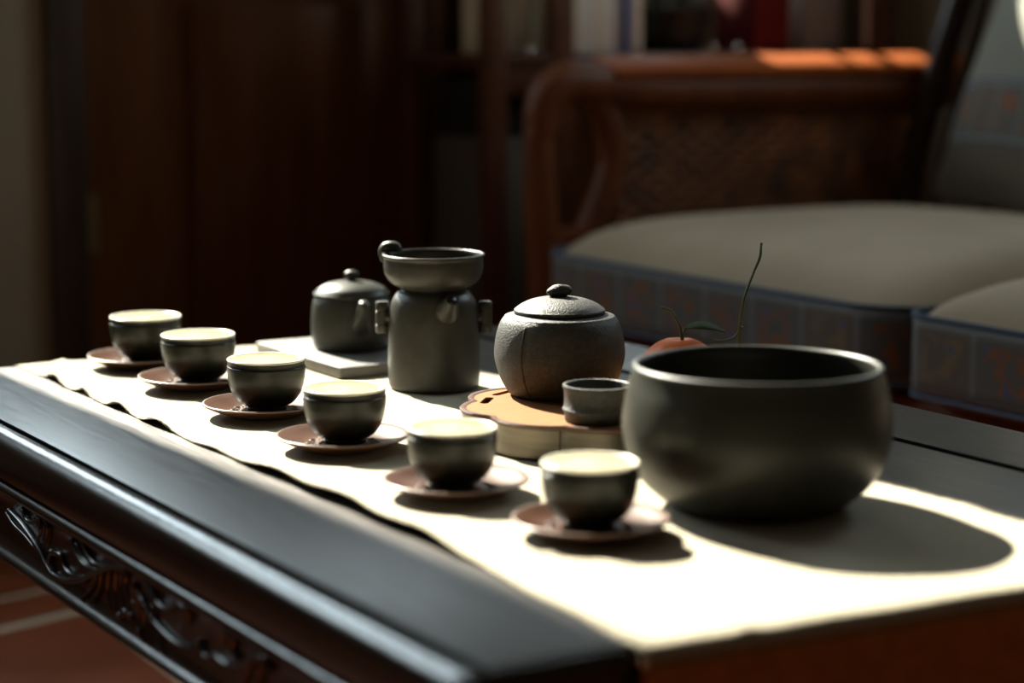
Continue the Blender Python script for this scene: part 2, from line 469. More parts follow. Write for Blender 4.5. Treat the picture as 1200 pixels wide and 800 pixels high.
# waist + aprons
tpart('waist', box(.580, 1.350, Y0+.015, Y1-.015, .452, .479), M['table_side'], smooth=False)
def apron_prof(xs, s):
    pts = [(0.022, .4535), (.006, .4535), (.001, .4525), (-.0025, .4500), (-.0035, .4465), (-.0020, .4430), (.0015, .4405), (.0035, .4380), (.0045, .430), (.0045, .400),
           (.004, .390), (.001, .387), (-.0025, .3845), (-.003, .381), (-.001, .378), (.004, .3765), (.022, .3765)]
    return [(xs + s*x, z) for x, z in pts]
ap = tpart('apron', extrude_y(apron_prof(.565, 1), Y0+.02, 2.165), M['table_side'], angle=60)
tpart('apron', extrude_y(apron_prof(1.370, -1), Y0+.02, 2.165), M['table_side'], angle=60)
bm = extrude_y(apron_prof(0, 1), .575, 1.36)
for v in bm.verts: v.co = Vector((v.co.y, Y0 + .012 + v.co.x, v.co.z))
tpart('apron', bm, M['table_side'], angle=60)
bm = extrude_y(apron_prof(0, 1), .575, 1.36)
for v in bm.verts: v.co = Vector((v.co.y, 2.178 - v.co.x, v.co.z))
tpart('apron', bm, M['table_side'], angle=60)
# legs: square cabriole legs
for lx, ly, sx, sy in ((.600, 1.035, -1, -1), (1.335, 1.035, 1, -1), (.600, 2.140, -1, 1), (1.335, 2.140, 1, 1)):
    bm = bmesh.new(); rings = []
    for z, w, off in ((.453, .030, .000), (.40, .032, .002), (.34, .028, .004), (.25, .022, -.002), (.12, .018, -.006), (.05, .020, -.002), (.02, .026, .004), (0, .026, .004)):
        rings.append([bm.verts.new((lx + sx*off + a*w, ly + sy*off + b*w, z)) for a, b in ((-1, -1), (1, -1), (1, 1), (-1, 1))])
    for a, b in zip(rings, rings[1:]):
        for i in range(4): bm.faces.new((a[i], a[(i+1) % 4], b[(i+1) % 4], b[i]))
    bm.faces.new(rings[0]); bm.faces.new(rings[-1])
    bmesh.ops.bevel(bm, geom=list(bm.edges), offset=.003, segments=2, affect='EDGES')
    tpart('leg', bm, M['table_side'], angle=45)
# carved scrolling acanthus relief on the apron: tapered strands half sunk in its face
CARVE = [([(1.8278, 0.427), (1.8025, 0.4238), (1.7779, 0.4184), (1.7507, 0.4102), (1.7278, 0.3992), (1.7081, 0.3945), (1.6784, 0.3964), (1.6523, 0.4024), (1.6265, 0.4113), (1.5952, 0.424), (1.565, 0.4342), (1.5429, 0.4387), (1.5318, 0.4367), (1.5329, 0.4285)], 0.0026, 0.0022),
 ([(1.7903, 0.4364), (1.7782, 0.4288), (1.759, 0.4311), (1.741, 0.4379)], 0.0018, 0.0012),
 ([(1.7465, 0.4375), (1.7385, 0.4289), (1.75, 0.4168)], 0.002, 0.0012),
 ([(1.7272, 0.4396), (1.7212, 0.4325), (1.7309, 0.4163)], 0.002, 0.001),
 ([(1.8357, 0.423), (1.8142, 0.4167), (1.7856, 0.4133), (1.7579, 0.4075)], 0.0018, 0.001),
 ([(1.6588, 0.4355), (1.65, 0.4275), (1.6287, 0.4213), (1.5982, 0.4238)], 0.0026, 0.0012),
 ([(1.6333, 0.4398), (1.6246, 0.433), (1.6068, 0.4277), (1.5816, 0.4307)], 0.0026, 0.0012),
 ([(1.6462, 0.4345), (1.6363, 0.4272), (1.6163, 0.423)], 0.0018, 0.001),
 ([(1.7122, 0.414), (1.6895, 0.4162), (1.6837, 0.409), (1.6634, 0.4051), (1.6265, 0.4118)], 0.0024, 0.0014),
 ([(1.7143, 0.4131), (1.7207, 0.4026), (1.708, 0.3955)], 0.0024, 0.0014),
 ([(1.5892, 0.4237), (1.5952, 0.4095), (1.6159, 0.3927)], 0.0018, 0.001),
 ([(1.5711, 0.4295), (1.5755, 0.4119), (1.5668, 0.396)], 0.0018, 0.001),
 ([(1.5534, 0.4347), (1.5579, 0.4139), (1.5438, 0.3974)], 0.0018, 0.001),
 ([(1.5431, 0.4362), (1.5432, 0.4195), (1.533, 0.4052)], 0.0016, 0.001),
 ([(1.6016, 0.4187), (1.6148, 0.4049), (1.6408, 0.3901)], 0.0016, 0.001),
 ([(1.5147, 0.4282), (1.5152, 0.4359), (1.4975, 0.4395), (1.4808, 0.4341), (1.4654, 0.4273), (1.4458, 0.4276), (1.424, 0.4372)], 0.0024, 0.002),
 ([(1.4239, 0.4376), (1.4077, 0.4364), (1.4145, 0.4291)], 0.0026, 0.0014),
 ([(1.5014, 0.4231), (1.4833, 0.4133), (1.4574, 0.4076), (1.4269, 0.4054), (1.402, 0.4091), (1.3861, 0.4163)], 0.0018, 0.0018),
 ([(1.4936, 0.4189), (1.4947, 0.4023), (1.4848, 0.3901)], 0.0016, 0.0009),
 ([(1.4774, 0.4218), (1.4733, 0.4036), (1.4559, 0.3899)], 0.0016, 0.0009),
 ([(1.5066, 0.426), (1.5083, 0.403), (1.5011, 0.3884)], 0.0016, 0.0009),
 ([(1.5506, 0.3968), (1.5484, 0.3956)], 0.0024, 0.0018),
 ([(1.5377, 0.4033), (1.5332, 0.4031)], 0.0026, 0.002),
 ([(1.5248, 0.4031), (1.5221, 0.4025)], 0.0024, 0.0018),
 ([(1.5156, 0.4157), (1.518, 0.413)], 0.002, 0.0018),
 ([(1.5088, 0.3951), (1.5061, 0.3945)], 0.002, 0.0016),
 ([(1.386, 0.4174), (1.3778, 0.4103), (1.3674, 0.4108), (1.355, 0.4167)], 0.0024, 0.0018),
 ([(1.4043, 0.4365), (1.4057, 0.4284), (1.4261, 0.4194)], 0.0018, 0.001),
 ([(1.3365, 0.437), (1.3397, 0.4274), (1.3265, 0.4219)], 0.0026, 0.0012),
 ([(1.3226, 0.4363), (1.3262, 0.4272), (1.3153, 0.4226)], 0.0026, 0.0012),
 ([(1.3541, 0.4146), (1.3313, 0.4141), (1.3043, 0.4222), (1.2866, 0.4324), (1.2695, 0.4359), (1.2615, 0.4282)], 0.0024, 0.002),
 ([(1.2909, 0.4312), (1.3048, 0.4128), (1.3186, 0.3998)], 0.0018, 0.001),
 ([(1.2781, 0.4319), (1.2788, 0.4163), (1.2707, 0.4076)], 0.0018, 0.001)]
NX = Vector((1, 0, 0))
def carve(curves, dy=0.0):
    for pts, r0, r1 in curves:
        n = max(2, len(pts))
        bm = tube([(.5672, y + dy, z) for y, z in pts], lambda t: 1.25*(r0 + (r1 - r0)*t**1.2), 8, flat=.85, flat_axis=NX, n=4)
        c = Vector((.5672, pts[0][0] + dy, pts[0][1])); ball_into(bm, c, r0*1.35, 5, (.85, 1, 1))
        o = link('carved_scroll', bm, M['table_side'], ap)
carve(CARVE)

# ------------------------------------------------------------------ runner
def cloth_z(x, y):
    xe = edge_x(y)
    z = ZT + .0008
    A = 0
    for c, s, a in ((2.066, .026, .0060), (1.981, .015, .0042), (1.880, .024, .0055), (1.780, .030, .0055), (1.655, .03, .0022), (1.53, .06, .0055), (1.40, .08, .0075), (1.27, .06, .0065)):
        A = A + a*math.exp(-((y - c)/s)**2)
    z += 1.35*A*math.exp(-(max(0, x - xe)/.016)**1.6)
    # shallow creases
    d = (x - .772) - .10*(y - 1.16)
    z += .0026*math.exp(-(d/.006)**2)*max(0, min(1, (1.17 - y)/.03))
    d = y - 1.198 + .05*(x - .72)
    z += .0022*math.exp(-(d/.006)**2)*math.exp(-((x - .735)/.04)**2)
    d = (x - .747) + .06*(y - 2.14)
    z += .0030*math.exp(-(d/.006)**2)*max(0, min(1, (y - 2.06)/.05))
    xr = 1.098
    B = .0030*(.5 + .5*math.sin(y*38 + 1))*math.exp(-((x - xr)/.02)**2)
    return z + B + .0003*math.sin(x*60 + y*21)
def edge_x(y): return .692 - .013*max(0, min(1, (1.2 - y)/.2)) + .0012*math.sin(y*55)
runner = empty('table_runner', (.89, 1.58, ZT), 'cream linen runner with frayed edge laid along the black table', 'table runner')
nx, ny = 56, 260
ya, yb = 1.02, 2.1905
def ye(x): return .991 - .06*(x - .68)   # the cloth folds over the end a little askew
bm = bmesh.new(); grid = []
def row(y, fz, ylift=None):
    x0 = edge_x(y); x1 = 1.098 + .004*math.sin(y*31) + .0015*math.sin(y*83)
    r = []
    for i in range(nx + 1):
        t = i/nx; t = t*t*(3 - 2*t)*.35 + t*.65
        x = x0 + (x1 - x0)*t
        r.append((x, *fz(x)))
    return r
rows_ = []
# far drop, top, near roll
for k in range(6): zz = .43 + .012*k; rows_.append([(x, 2.2035, zz) for x, _, _ in row(yb, lambda x: (0, 0))])
for k in range(7):
    a = R(90*k/6); rows_.append([(x, yb + .013*math.cos(a), ZT - .0122 + .013*math.sin(a)) for x, _, _ in row(yb, lambda x: (0, 0))])
for k in range(ny + 1):
    y = yb + (ya - yb)*k/ny
    rows_.append([(x, y, cloth_z(x, y)) for x, _, _ in row(y, lambda x: (0, 0))])
for k in range(1, 8):
    a = R(90*k/7); rows_.append([(x, ye(x) - .009*math.sin(a), cloth_z(x, ya) - .009 + .009*math.cos(a)) for x, _, _ in row(ya, lambda x: (0, 0))])
for k in range(1, 3): rows_.append([(x, ye(x) - .009, ZT - .009 - .0012*k) for x, _, _ in row(ya, lambda x: (0, 0))])
vs = [[bm.verts.new(p) for p in r] for r in rows_]
for a, b in zip(vs, vs[1:]):
    for i in range(nx): bm.faces.new((a[i], a[i+1], b[i+1], b[i]))
o = link('linen', bm, M['cloth'], runner); o.location = (-.89, -1.58, -ZT)
md = o.modifiers.new('thickness', 'SOLIDIFY'); md.thickness = .0009; md.offset = 1
# hanging near end of the cream cloth, its shade put into a brown colour
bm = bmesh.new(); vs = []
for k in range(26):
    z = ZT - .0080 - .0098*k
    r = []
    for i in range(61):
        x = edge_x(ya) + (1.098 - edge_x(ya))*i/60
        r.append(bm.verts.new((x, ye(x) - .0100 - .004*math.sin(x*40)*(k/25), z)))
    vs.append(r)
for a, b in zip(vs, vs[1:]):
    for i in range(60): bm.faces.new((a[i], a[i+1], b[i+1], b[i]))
o = link('shaded_drop', bm, M['cloth_shade'], runner); o.location = (-.89, -1.58, -ZT)
tag(o, 'hanging near end of the runner, its shade put into the brown colour')
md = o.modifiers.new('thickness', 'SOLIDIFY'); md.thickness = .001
# frayed threads on both long edges
bm = bmesh.new()
for k in range(620):
    y = ya + (yb - ya)*rng.random(); x = edge_x(y); z = cloth_z(x, y)
    l = rng.uniform(.001, .0032); t = rng.uniform(-.6, .6)
    p0 = Vector((x + .0006, y, z + .0004)); p1 = p0 + Vector((-l, l*t, rng.uniform(-.0006, .0005)))
    tube_into(bm, [p0, p1], .00022, 3)
for k in range(420):
    y = ya + (yb - ya)*rng.random(); x = 1.098 + .004*math.sin(y*31) + .0015*math.sin(y*83); z = cloth_z(x, y)
    l = rng.uniform(.001, .004); t = rng.uniform(-.6, .6)
    p0 = Vector((x - .0006, y, z + .0004)); p1 = p0 + Vector((l, l*t, rng.uniform(-.0008, .0008)))
    tube_into(bm, [p0, p1], .00024, 3)
o = link('frayed_fringe', bm, M['cloth'], runner); o.location = (-.89, -1.58, -ZT); o['kind'] = 'stuff'

ZCL = ZT + .0019   # top of the cloth

# ------------------------------------------------------------------ cups and saucers
def make_saucer(label):
    t = empty('saucer', (0, 0, 0), label, 'saucer', 'brown saucers under the tea cups')
    prof = [(0, .0022), (.022, .0022), (.0255, .0010), (.0275, 0), (.0300, .0004), (.0315, .0018), (.037, .0032), (.045, .0058), (.0520, .0088), (.0558, .0108)]
    rim = [(.0558, .0108), (.0566, .0116), (.0566, .0124), (.0558, .0129), (.0548, .0128)]
    top = [(.0548, .0128), (.050, .0106), (.043, .0078), (.036, .0058), (.030, .0050), (.0285, .0050), (.0275, .0054), (0, .0050)]
    link('dish', lathe(prof + rim[1:] + top[1:], 72), M['saucer'], t)
    bm = lathe([(.0552, .0110), (.0567, .0116), (.0570, .0121), (.0566, .0128), (.0558, .0132), (.0548, .0130)], 72)
    link('rim_line', bm, M['saucer_rim'], t)
    bm = bmesh.new()
    for k in range(14):
        a = 2*math.pi*k/14
        tube_into(bm, [(math.cos(a + s)*r, math.sin(a + s)*r, .0052) for r, s in ((.0235, -.10), (.0275, -.13), (.0310, -.02), (.0290, .11), (.0245, .08))], .0009, 6, n=3)
    link('embossed_ring', bm, M['saucer'], t)
    return t
def make_cup(label):
    t = empty('tea_cup', (0, 0, 0), label, 'tea cup', 'tea cups in a row on the runner')
    body = smooth_prof([(.0180, .0028), (.0232, .0050), (.0282, .0100), (.0322, .0180), (.0343, .0270), (.0351, .0350), (.0353, .0385)], 4)
    b = lathe([(0, .0022), (.0150, .0022)] + body + [(.0350, .0393), (.0345, .0396)], 72)
    link('body', b, M['cup_out'], t)
    band = lathe([(.0345, .0393), (.0344, .0398), (.0345, .0418), (.0347, .0436), (.0349, .0444), (.0346, .0452)], 72)
    link('neck_band', band, M['cup_band'], t)
    inn = lathe([(.0348, .0442), (.0351, .0450), (.0350, .0458), (.0343, .0464), (.0333, .0463), (.0325, .0455), (.0322, .0440)] + smooth_prof([(.0321, .042), (.0325, .032), (.0305, .021), (.0250, .0115), (.0170, .0065), (0, .0050)], 4), 72)
    link('glaze_lining', inn, M['cup_in'], t)
    f = lathe([(.0150, .0030), (.0178, .0030), (.0183, .0015), (.0180, 0), (.0160, 0), (.0150, .0012), (.0150, .0030)], 48)
    link('foot_ring', f, M['cup_band'], t)
    return t
CUPS = [(.811, 2.111, .0765, .7505, 'farthest'), (.808, 1.959, .0752, .742, ''), (.803, 1.783, .0738, .740, ''), (.795, 1.603, .0722, .743, ''), (.787, 1.400, .0712, .739, ''), (.807, 1.234, .0708, .752, 'nearest')]
NTH = ['farthest at the left end of the row', 'second from the far end of the row', 'third from the far end of the row',
       'fourth from the far end, before the tall pitcher', 'second nearest, before the round tray', 'nearest of the row, by the big bowl']
NTS = ['farthest saucer at the left end of the row', 'second saucer from the far left end of the row', 'third saucer from the far left end of the row',
       'fourth saucer from the left, before the pitcher', 'fifth saucer from the left, in front of the round tray', 'nearest saucer of the row, beside the big black bowl']
sc0 = make_saucer('x'); cp0 = make_cup('x')
for i, (x, y, dia, _, _) in enumerate(CUPS):
    s = sc0 if i == 0 else copy_thing(sc0); c = cp0 if i == 0 else copy_thing(cp0)
    k = dia/.0708
    ks = 1 + (k - 1)*.6
    sx, sy = [(.806, 2.106), (.803, 1.952), (.798, 1.776), (.790, 1.597), (.786, 1.392), (.804, 1.228)][i]
    s.location = (sx, sy, ZCL); s.scale = (ks, ks, ks); s.rotation_euler = (0, 0, i*.9)
    c.location = (x, y, ZCL + .0056*ks); c.scale = (k, k, 1 + (k - 1)*.5); c.rotation_euler = (0, 0, i*1.7)
    s['label'] = 'brown glazed saucer, ' + NTS[i]
    c['label'] = 'olive-black tea cup with cream inside, ' + NTH[i]

# ------------------------------------------------------------------ big bowl
out = smooth_prof([(.060, 0), (.0655, .0010), (.0740, .0075), (.0865, .0190), (.0965, .0350), (.1012, .0520), (.1020, .0660), (.0998, .0830), (.0965, .0960), (.0950, .1030)], 6)
rim = smooth_prof([(.0950, .1030), (.0948, .1062), (.0930, .1082), (.0906, .1082), (.0888, .1062)], 3)
inn = smooth_prof([(.0888, .1062), (.0890, .1000), (.0915, .0880), (.0950, .0680), (.0942, .0500), (.0880, .0320), (.0760, .0180), (.0560, .0090), (0, .0075)], 5)
b = link('waste_water_bowl', lathe([(0, .001), (.056, .001)] + out + rim[1:] + inn[1:], 128), M['bowl'], loc=(.964, 1.244, ZCL))
tag(b, 'large round matte black stoneware bowl at the near right of the runner', 'bowl')

# ------------------------------------------------------------------ round tray with lidded jar and small cup
TC = Vector((1.010, 1.530, ZCL))
tray = empty('tea_tray', TC, 'round lobed pewter tea tray with tan slotted wooden top', 'tray')
def lobed(rb, th): return rb - .003 + .0115*abs(math.sin(4.5*(th - R(182))))**.8
NS = 270
def ring(bm, rb, z): return [bm.verts.new((lobed(rb, 2*math.pi*i/NS)*math.cos(2*math.pi*i/NS), lobed(rb, 2*math.pi*i/NS)*math.sin(2*math.pi*i/NS), z)) for i in range(NS)]
bm = bmesh.new()
rs = [ring(bm, *a) for a in ((.1090, .0008), (.1140, .0004), (.1150, .0016), (.1152, .0250), (.1158, .0262), (.1150, .0264), (.1128, .0264), (.1126, .0200))]
for a, b in zip(rs, rs[1:]):
    for i in range(NS): bm.faces.new((a[i], a[(i+1) % NS], b[(i+1) % NS], b[i]))
bm.faces.new(rs[0])
link('metal_wall', bm, M['tray_metal'], tray, angle=35)
for th in (R(220), R(182), R(262)):
    r = lobed(.1150, th); p = (r*math.cos(th), r*math.sin(th))
    link('seam', tube([(p[0], p[1], .002), (p[0], p[1], .0262)], .0007, 6), M['tray_dark'], tray)
bm = bmesh.new()
a, b = ring(bm, .1160, .0265), ring(bm, .1163, .0290)
for i in range(NS): bm.faces.new((a[i], a[(i+1) % NS], b[(i+1) % NS], b[i]))
bm.faces.new(a); bm.faces.new(b)
bmesh.ops.recalc_face_normals(bm, faces=bm.faces)
cut = bmesh.new()
for th, rr in ((139, .1015), (115, .1025), (319, .1015), (295, .1025)):
    t = bmesh.new(); n = 20
    pts = []
    for k in range(n):
        w = 2*math.pi*k/n
        u = .0120*(1 if math.cos(w) > 0 else -1) + .0042*math.cos(w); vv = .0042*math.sin(w)
        pts.append((u, vv))
    c = R(th)
    lo = [cut.verts.new((math.cos(c)*(rr + q) - math.sin(c)*p, math.sin(c)*(rr + q) + math.cos(c)*p, .015)) for p, q in pts]
    hi = [cut.verts.new((v.co.x, v.co.y, .040)) for v in lo]
    for i in range(n): cut.faces.new((lo[i], lo[(i+1) % n], hi[(i+1) % n], hi[i]))
    cut.faces.new(lo); cut.faces.new(hi)
top = link('slotted_top', bm, M['tray_wood'], None, smooth=False)
cutter = link('cutter', cut, M['tray_dark'], None, smooth=False)
md = top.modifiers.new('cut', 'BOOLEAN'); md.object = cutter; md.operation = 'DIFFERENCE'; md.solver = 'EXACT'
bpy.context.view_layer.update()
dg = bpy.context.evaluated_depsgraph_get()
me2 = bpy.data.meshes.new_from_object(top.evaluated_get(dg))
top.modifiers.clear(); top.data = me2
bpy.data.objects.remove(cutter)
top.parent = tray
link('drain_well', lathe([(0, .012), (.109, .012), (.109, .0125), (0, .0125)], 60), M['tray_dark'], tray)
bm = bmesh.new()
rs = [ring(bm, *q) for q in ((.1163, .0270), (.1168, .0288), (.1160, .0299), (.1125, .0299), (.1110, .0291))]
for a, b in zip(rs, rs[1:]):
    for i in range(NS): bm.faces.new((a[i], a[(i+1) % NS], b[(i+1) % NS], b[i]))
link('wood_rim', bm, M['tray_rim'], tray, angle=50)
ZTR = ZCL + .0290

jar = empty('lidded_jar', (1.006, 1.590, ZTR), 'barrel shaped pitted black stoneware jar with knobbed lid, on the round tray', 'jar')
prof = smooth_prof([(.0440, .0012), (.0475, .0045), (.0545, .0175), (.0590, .0340), (.0589, .0460), (.0568, .0580), (.0535, .0670), (.0504, .0714)], 6)
link('body', lathe([(0, .0), (.042, .0)] + prof + [(.0500, .0722), (.0490, .0727), (.0415, .0745), (.0405, .0740), (.0400, .0700), (0, .0700)], 96), M['rough_ceramic'], jar, angle=40)
# raised vertical mould seams on the body
for th in (R(203), R(23)):
    link('seam', tube([((r + .0002)*math.cos(th), (r + .0002)*math.sin(th), z) for r, z in prof[2:-6]], .0006, 6), M['rough_ceramic'], jar)
lid = link('lid', lathe([(0, .0742), (.0400, .0742), (.0408, .0752), (.0414, .0772), (.0410, .0782)] + smooth_prof([(.0402, .0787), (.0340, .0832), (.0240, .0872), (.0120, .0893), (0, .0900)], 5), 96), M['rough_ceramic'], jar)
bm = bmesh.new()
rot = Matrix.Rotation(R(-31 + 8), 4, 'Z') @ Matrix.Rotation(R(-6), 4, 'Y')
ball_into(bm, (0, 0, .0945), .0066, 10, (1.75, 1.0, .95), rot)
for v in bm.verts:
    d = v.co - Vector((0, 0, .0945)); v.co += d*.10*math.sin(d.x*520 + d.y*330)*math.cos(d.z*400)
link('knob', bm, M['rough_ceramic'], lid)

sc = empty('small_cup', (.964, 1.463, ZTR), 'small straight-sided dark cup with a ringed foot at front edge of round tray', 'cup')
link('body', lathe([(0, .0004), (.0270, .0004), (.0280, .0014), (.0284, .0080), (.0285, .0088), (.0296, .0098), (.0299, .0106), (.0296, .0114), (.0285, .0124), (.0283, .0200), (.0286, .0270), (.0296, .0290), (.0299, .0302), (.0295, .0314), (.0280, .0317), (.0266, .0312), (.0262, .0295), (.0258, .0100), (.0200, .0050), (0, .0045)], 72), M['rough_ceramic'], sc, angle=60)

# ------------------------------------------------------------------ fairness pitcher with strainer
pit = empty('tea_pitcher', (1.010, 1.833, ZCL), 'tall grey-green stoneware pitcher with side lugs and short spout, under the strainer', 'pitcher')
prof = smooth_prof([(.0425, 0), (.0448, .0015), (.0460, .008), (.0462, .030), (.0458, .055), (.0446, .074), (.0418, .0880), (.0370, .0955), (.0330, .0985), (.0322, .1000)], 5)
link('body', lathe([(0, .0008), (.041, .0008)] + prof + [(.0310, .1003), (.0300, .0985), (.0330, .0930), (.0400, .080), (.0415, .06), (.0410, .012), (0, .006)], 96), M['pot'], pit)
# direction of the camera's right and towards the camera, as seen from the pitcher: the lugs sit across, the spout in front
cr = Vector((math.cos(R(-31)), math.sin(R(-31)), 0)); cf = Vector((math.sin(R(31)), math.cos(R(31)), 0))
for s in (-1, 1):
    c = cr*s*(.0518) + cf*.004
    pts = [(0, .0545), (.0060, .0545), (.0070, .0555), (.0070, .0625), (.0062, .0630), (.0062, .0640), (.0070, .0645), (.0070, .0765), (.0062, .0770), (.0062, .0780), (.0070, .0785), (.0070, .0855), (.0060, .0865), (0, .0865)]
    bm = lathe(pts, 28, cx=c.x, cy=c.y)
    tube_into(bm, [cr*s*.041 + Vector((0, 0, .0705)), c + Vector((0, 0, .0705))], .0050, 12)
    link('lug', bm, M['pot'], pit, angle=45)
sd = (-cf*1.0 + cr*.40).normalized()
tip = sd*.0540 + Vector((0, 0, .0945))
bm = bmesh.new(); base = sd*.0375 + Vector((0, 0, .0820))
tube_into(bm, [base, sd*.0460 + Vector((0, 0, .0872)), tip], [.0140, .0100, .0062], 20)
link('spout', bm, M['pot'], pit, angle=60)
d = (tip - base).normalized()
link('spout_hole', tube([tip - d*.002, tip + d*.0004], .0046, 16), M['cup_band'], pit)

st = empty('tea_strainer', (1.010, 1.833, ZCL + .1000), 'shallow round strainer bowl with curled handle resting on the tall pitcher', 'strainer')
prof = [(0, .0008), (.024, .0004), (.0315, .0), (.0335, .0010)] + smooth_prof([(.0345, .0018), (.0435, .0070), (.0486, .0150), (.0500, .0240), (.0496, .0300)], 5)
prof += [(.0502, .0318), (.0512, .0328), (.0514, .0342), (.0506, .0352), (.0494, .0353), (.0484, .0342)] + smooth_prof([(.0478, .031), (.0476, .022), (.0440, .0125), (.0340, .0062), (0, .0045)], 4)
link('bowl', lathe(prof, 96), M['pot'], st)
hd = (-cr*.92 + cf*.25).normalized(); hx = hd.cross(Vector((0, 0, 1)))
bm = tube([hd*.0490 + Vector((0, 0, .028)), hd*.0520 + Vector((0, 0, .0345)), hd*.0500 + Vector((0, 0, .0395)), hd*.0440 + Vector((0, 0, .0410)), hd*.0385 + Vector((0, 0, .0395)), hd*.0375 + Vector((0, 0, .0360))], [.0062, .0060, .0058, .0056, .0052, .0042], 14, n=4)
link('handle', bm, M['pot'], st)
bm = bmesh.new()
for k in range(24):
    for ring_r in (.010, .018, .026):
        a = 2*math.pi*k/24 + ring_r*40
        if k % (3 if ring_r < .012 else 2): continue
        lathe_into(bm, [(0, .0050), (.0011, .0050), (.0011, .0058), (0, .0058)], 8, ring_r*math.cos(a), ring_r*math.sin(a), .0006)
link('drain_holes', bm, M['cup_band'], st)['kind'] = 'stuff'

# ------------------------------------------------------------------ slate board with side-spout teapot at the back
slab = link('tea_board', box(-.075, .075, -.105, .105, 0, .0120, bevel=.0016, seg=2), M['slab'], loc=(1.024, 2.029, ZCL), angle=40)
tag(slab, 'flat grey slate board lying on the runner under the far teapot', 'board')
pot = empty('teapot', (1.020, 2.036, ZCL + .0120), 'squat dark grey teapot with domed lid on the slate board at the back', 'teapot')
prof = smooth_prof([(.0380, 0), (.0415, .0025), (.0440, .0120), (.0446, .0260), (.0440, .0400), (.0425, .0510), (.0400, .0570), (.0385, .0590)], 5)
link('body', lathe([(0, .0006), (.036, .0006)] + prof + [(.034, .0590), (.033, .0560), (0, .0560)], 96), M['ceramic'], pot)
lid2 = link('lid', lathe([(0, .0582), (.0395, .0582), (.0415, .0592), (.0418, .0606), (.0405, .0616)] + smooth_prof([(.0400, .0622), (.0350, .0672), (.0250, .0718), (.0120, .0742), (0, .0747)], 5), 96), M['ceramic'], pot)
bm = bmesh.new(); tube_into(bm, [(0, 0, .0735), (0, 0, .0775)], [.0060, .0045], 16); ball_into(bm, (0, 0, .0812), .0056, 10, (1.5, 1.0, .85), Matrix.Rotation(R(-40), 4, 'Z'))
link('knob', bm, M['ceramic'], lid2)
sd = (-cf*.95 + cr*.28).normalized()
bm = tube([sd*.040 + Vector((0, 0, .030)), sd*.0500 + Vector((0, 0, .037)), sd*.0600 + Vector((0, 0, .0520)), sd*.0640 + Vector((0, 0, .0570))], [.0120, .0095, .0060, .0054], 18, n=4)
link('spout', bm, M['ceramic'], pot)
bm = tube([sd*-.042 + Vector((0, 0, .046)), sd*-.062 + Vector((0, 0, .050)), sd*-.072 + Vector((0, 0, .036)), sd*-.060 + Vector((0, 0, .020)), sd*-.043 + Vector((0, 0, .018))], .0046, 12, n=5)
link('handle', bm, M['ceramic'], pot)

# ------------------------------------------------------------------ fruit behind the bowl
def fruit(name, c, r, label):
    t = empty(name, (c[0], c[1], ZT), label, 'fruit')
    bm = bmesh.new(); ball_into(bm, (0, 0, r*.92), r, 24, (1, 1, .92))
    for v in bm.verts:
        rr = math.hypot(v.co.x, v.co.y)
        if v.co.z > r*.9: v.co.z -= .10*r*math.exp(-(rr/(.22*r))**2)
        a = math.atan2(v.co.y, v.co.x)
        v.co.x *= 1 + .015*math.sin(a*8); v.co.y *= 1 + .015*math.sin(a*8)
    link('rind', bm, M['fruit'], t)
    return t
f1 = fruit('mandarin', (1.155, 1.612), .0380, 'orange mandarin with curved stem and single leaf, behind the big black bowl')
F1 = Vector((1.155, 1.612, ZT))
def W(p, o): return Vector(p) - o
link('stem', tube([W(p, F1) for p in [(1.1565, 1.609, .560), (1.156, 1.610, .570), (1.1545, 1.612, .580), (1.152, 1.617, .590), (1.1495, 1.621, .5945), (1.1425, 1.626, .5965)]], [.0016, .0015, .0013, .0012, .0014], 8, n=4), M['stem'], f1)
bm = bmesh.new()
la, lb = W((1.160, 1.612, .5770), F1), W((1.193, 1.592, .5735), F1)
n = 14; side = Vector((.25, .45, .45)).normalized(); L_, C_, R_ = [], [], []
for k in range(n + 1):
    t = k/n; p = la.lerp(lb, t) + Vector((0, 0, .0035*math.sin(math.pi*t)))
    w = .0044*math.sin(math.pi*min(1, t*1.02))**.8 + .0002
    L_.append(bm.verts.new(p - side*w + Vector((0, 0, .0016)))); C_.append(bm.verts.new(p)); R_.append(bm.verts.new(p + side*w + Vector((0, 0, .0020))))
for k in range(n):
    bm.faces.new((L_[k], L_[k+1], C_[k+1], C_[k])); bm.faces.new((C_[k], C_[k+1], R_[k+1], R_[k]))
o = link('leaf', bm, M['leaf'], f1); md = o.modifiers.new('thickness', 'SOLIDIFY'); md.thickness = .0008
link('leaf_stalk', tube([W(p, F1) for p in [(1.1568, 1.6085, .5655), (1.1585, 1.611, .5725), (1.161, 1.6115, .5770)]], .0008, 6, n=3), M['stem'], f1)
f2 = fruit('mandarin', (1.142, 1.508), .0255, 'small mandarin hidden behind the bowl, its tall thin bare stem rising above the rim')
F2 = Vector((1.142, 1.508, ZT))
link('stem', tube([W(p, F2) for p in [(1.142, 1.508, .5455), (1.1435, 1.5065, .565), (1.1445, 1.5055, .582), (1.1455, 1.505, .600), (1.149, 1.504, .620), (1.158, 1.5035, .641), (1.1655, 1.504, .655), (1.1675, 1.505, .6650), (1.168, 1.505, .668)]], [.0014, .0014, .0015, .0012, .0013, .0011, .0014, .0010, .0014], 8, n=4), M['stem'], f2)
link('side_shoot', tube([W(p, F2) for p in [(1.1455, 1.505, .590), (1.141, 1.508, .5835), (1.135, 1.512, .5805), (1.127, 1.516, .5800), (1.124, 1.518, .5855)]], [.0012, .0010, .0009, .0012, .0006], 6, n=3), M['stem'], f2)
o = link('bud', ball_into(bmesh.new(), W((1.1465, 1.5045, .592), F2), .0018, 6), M['stem'], f2)

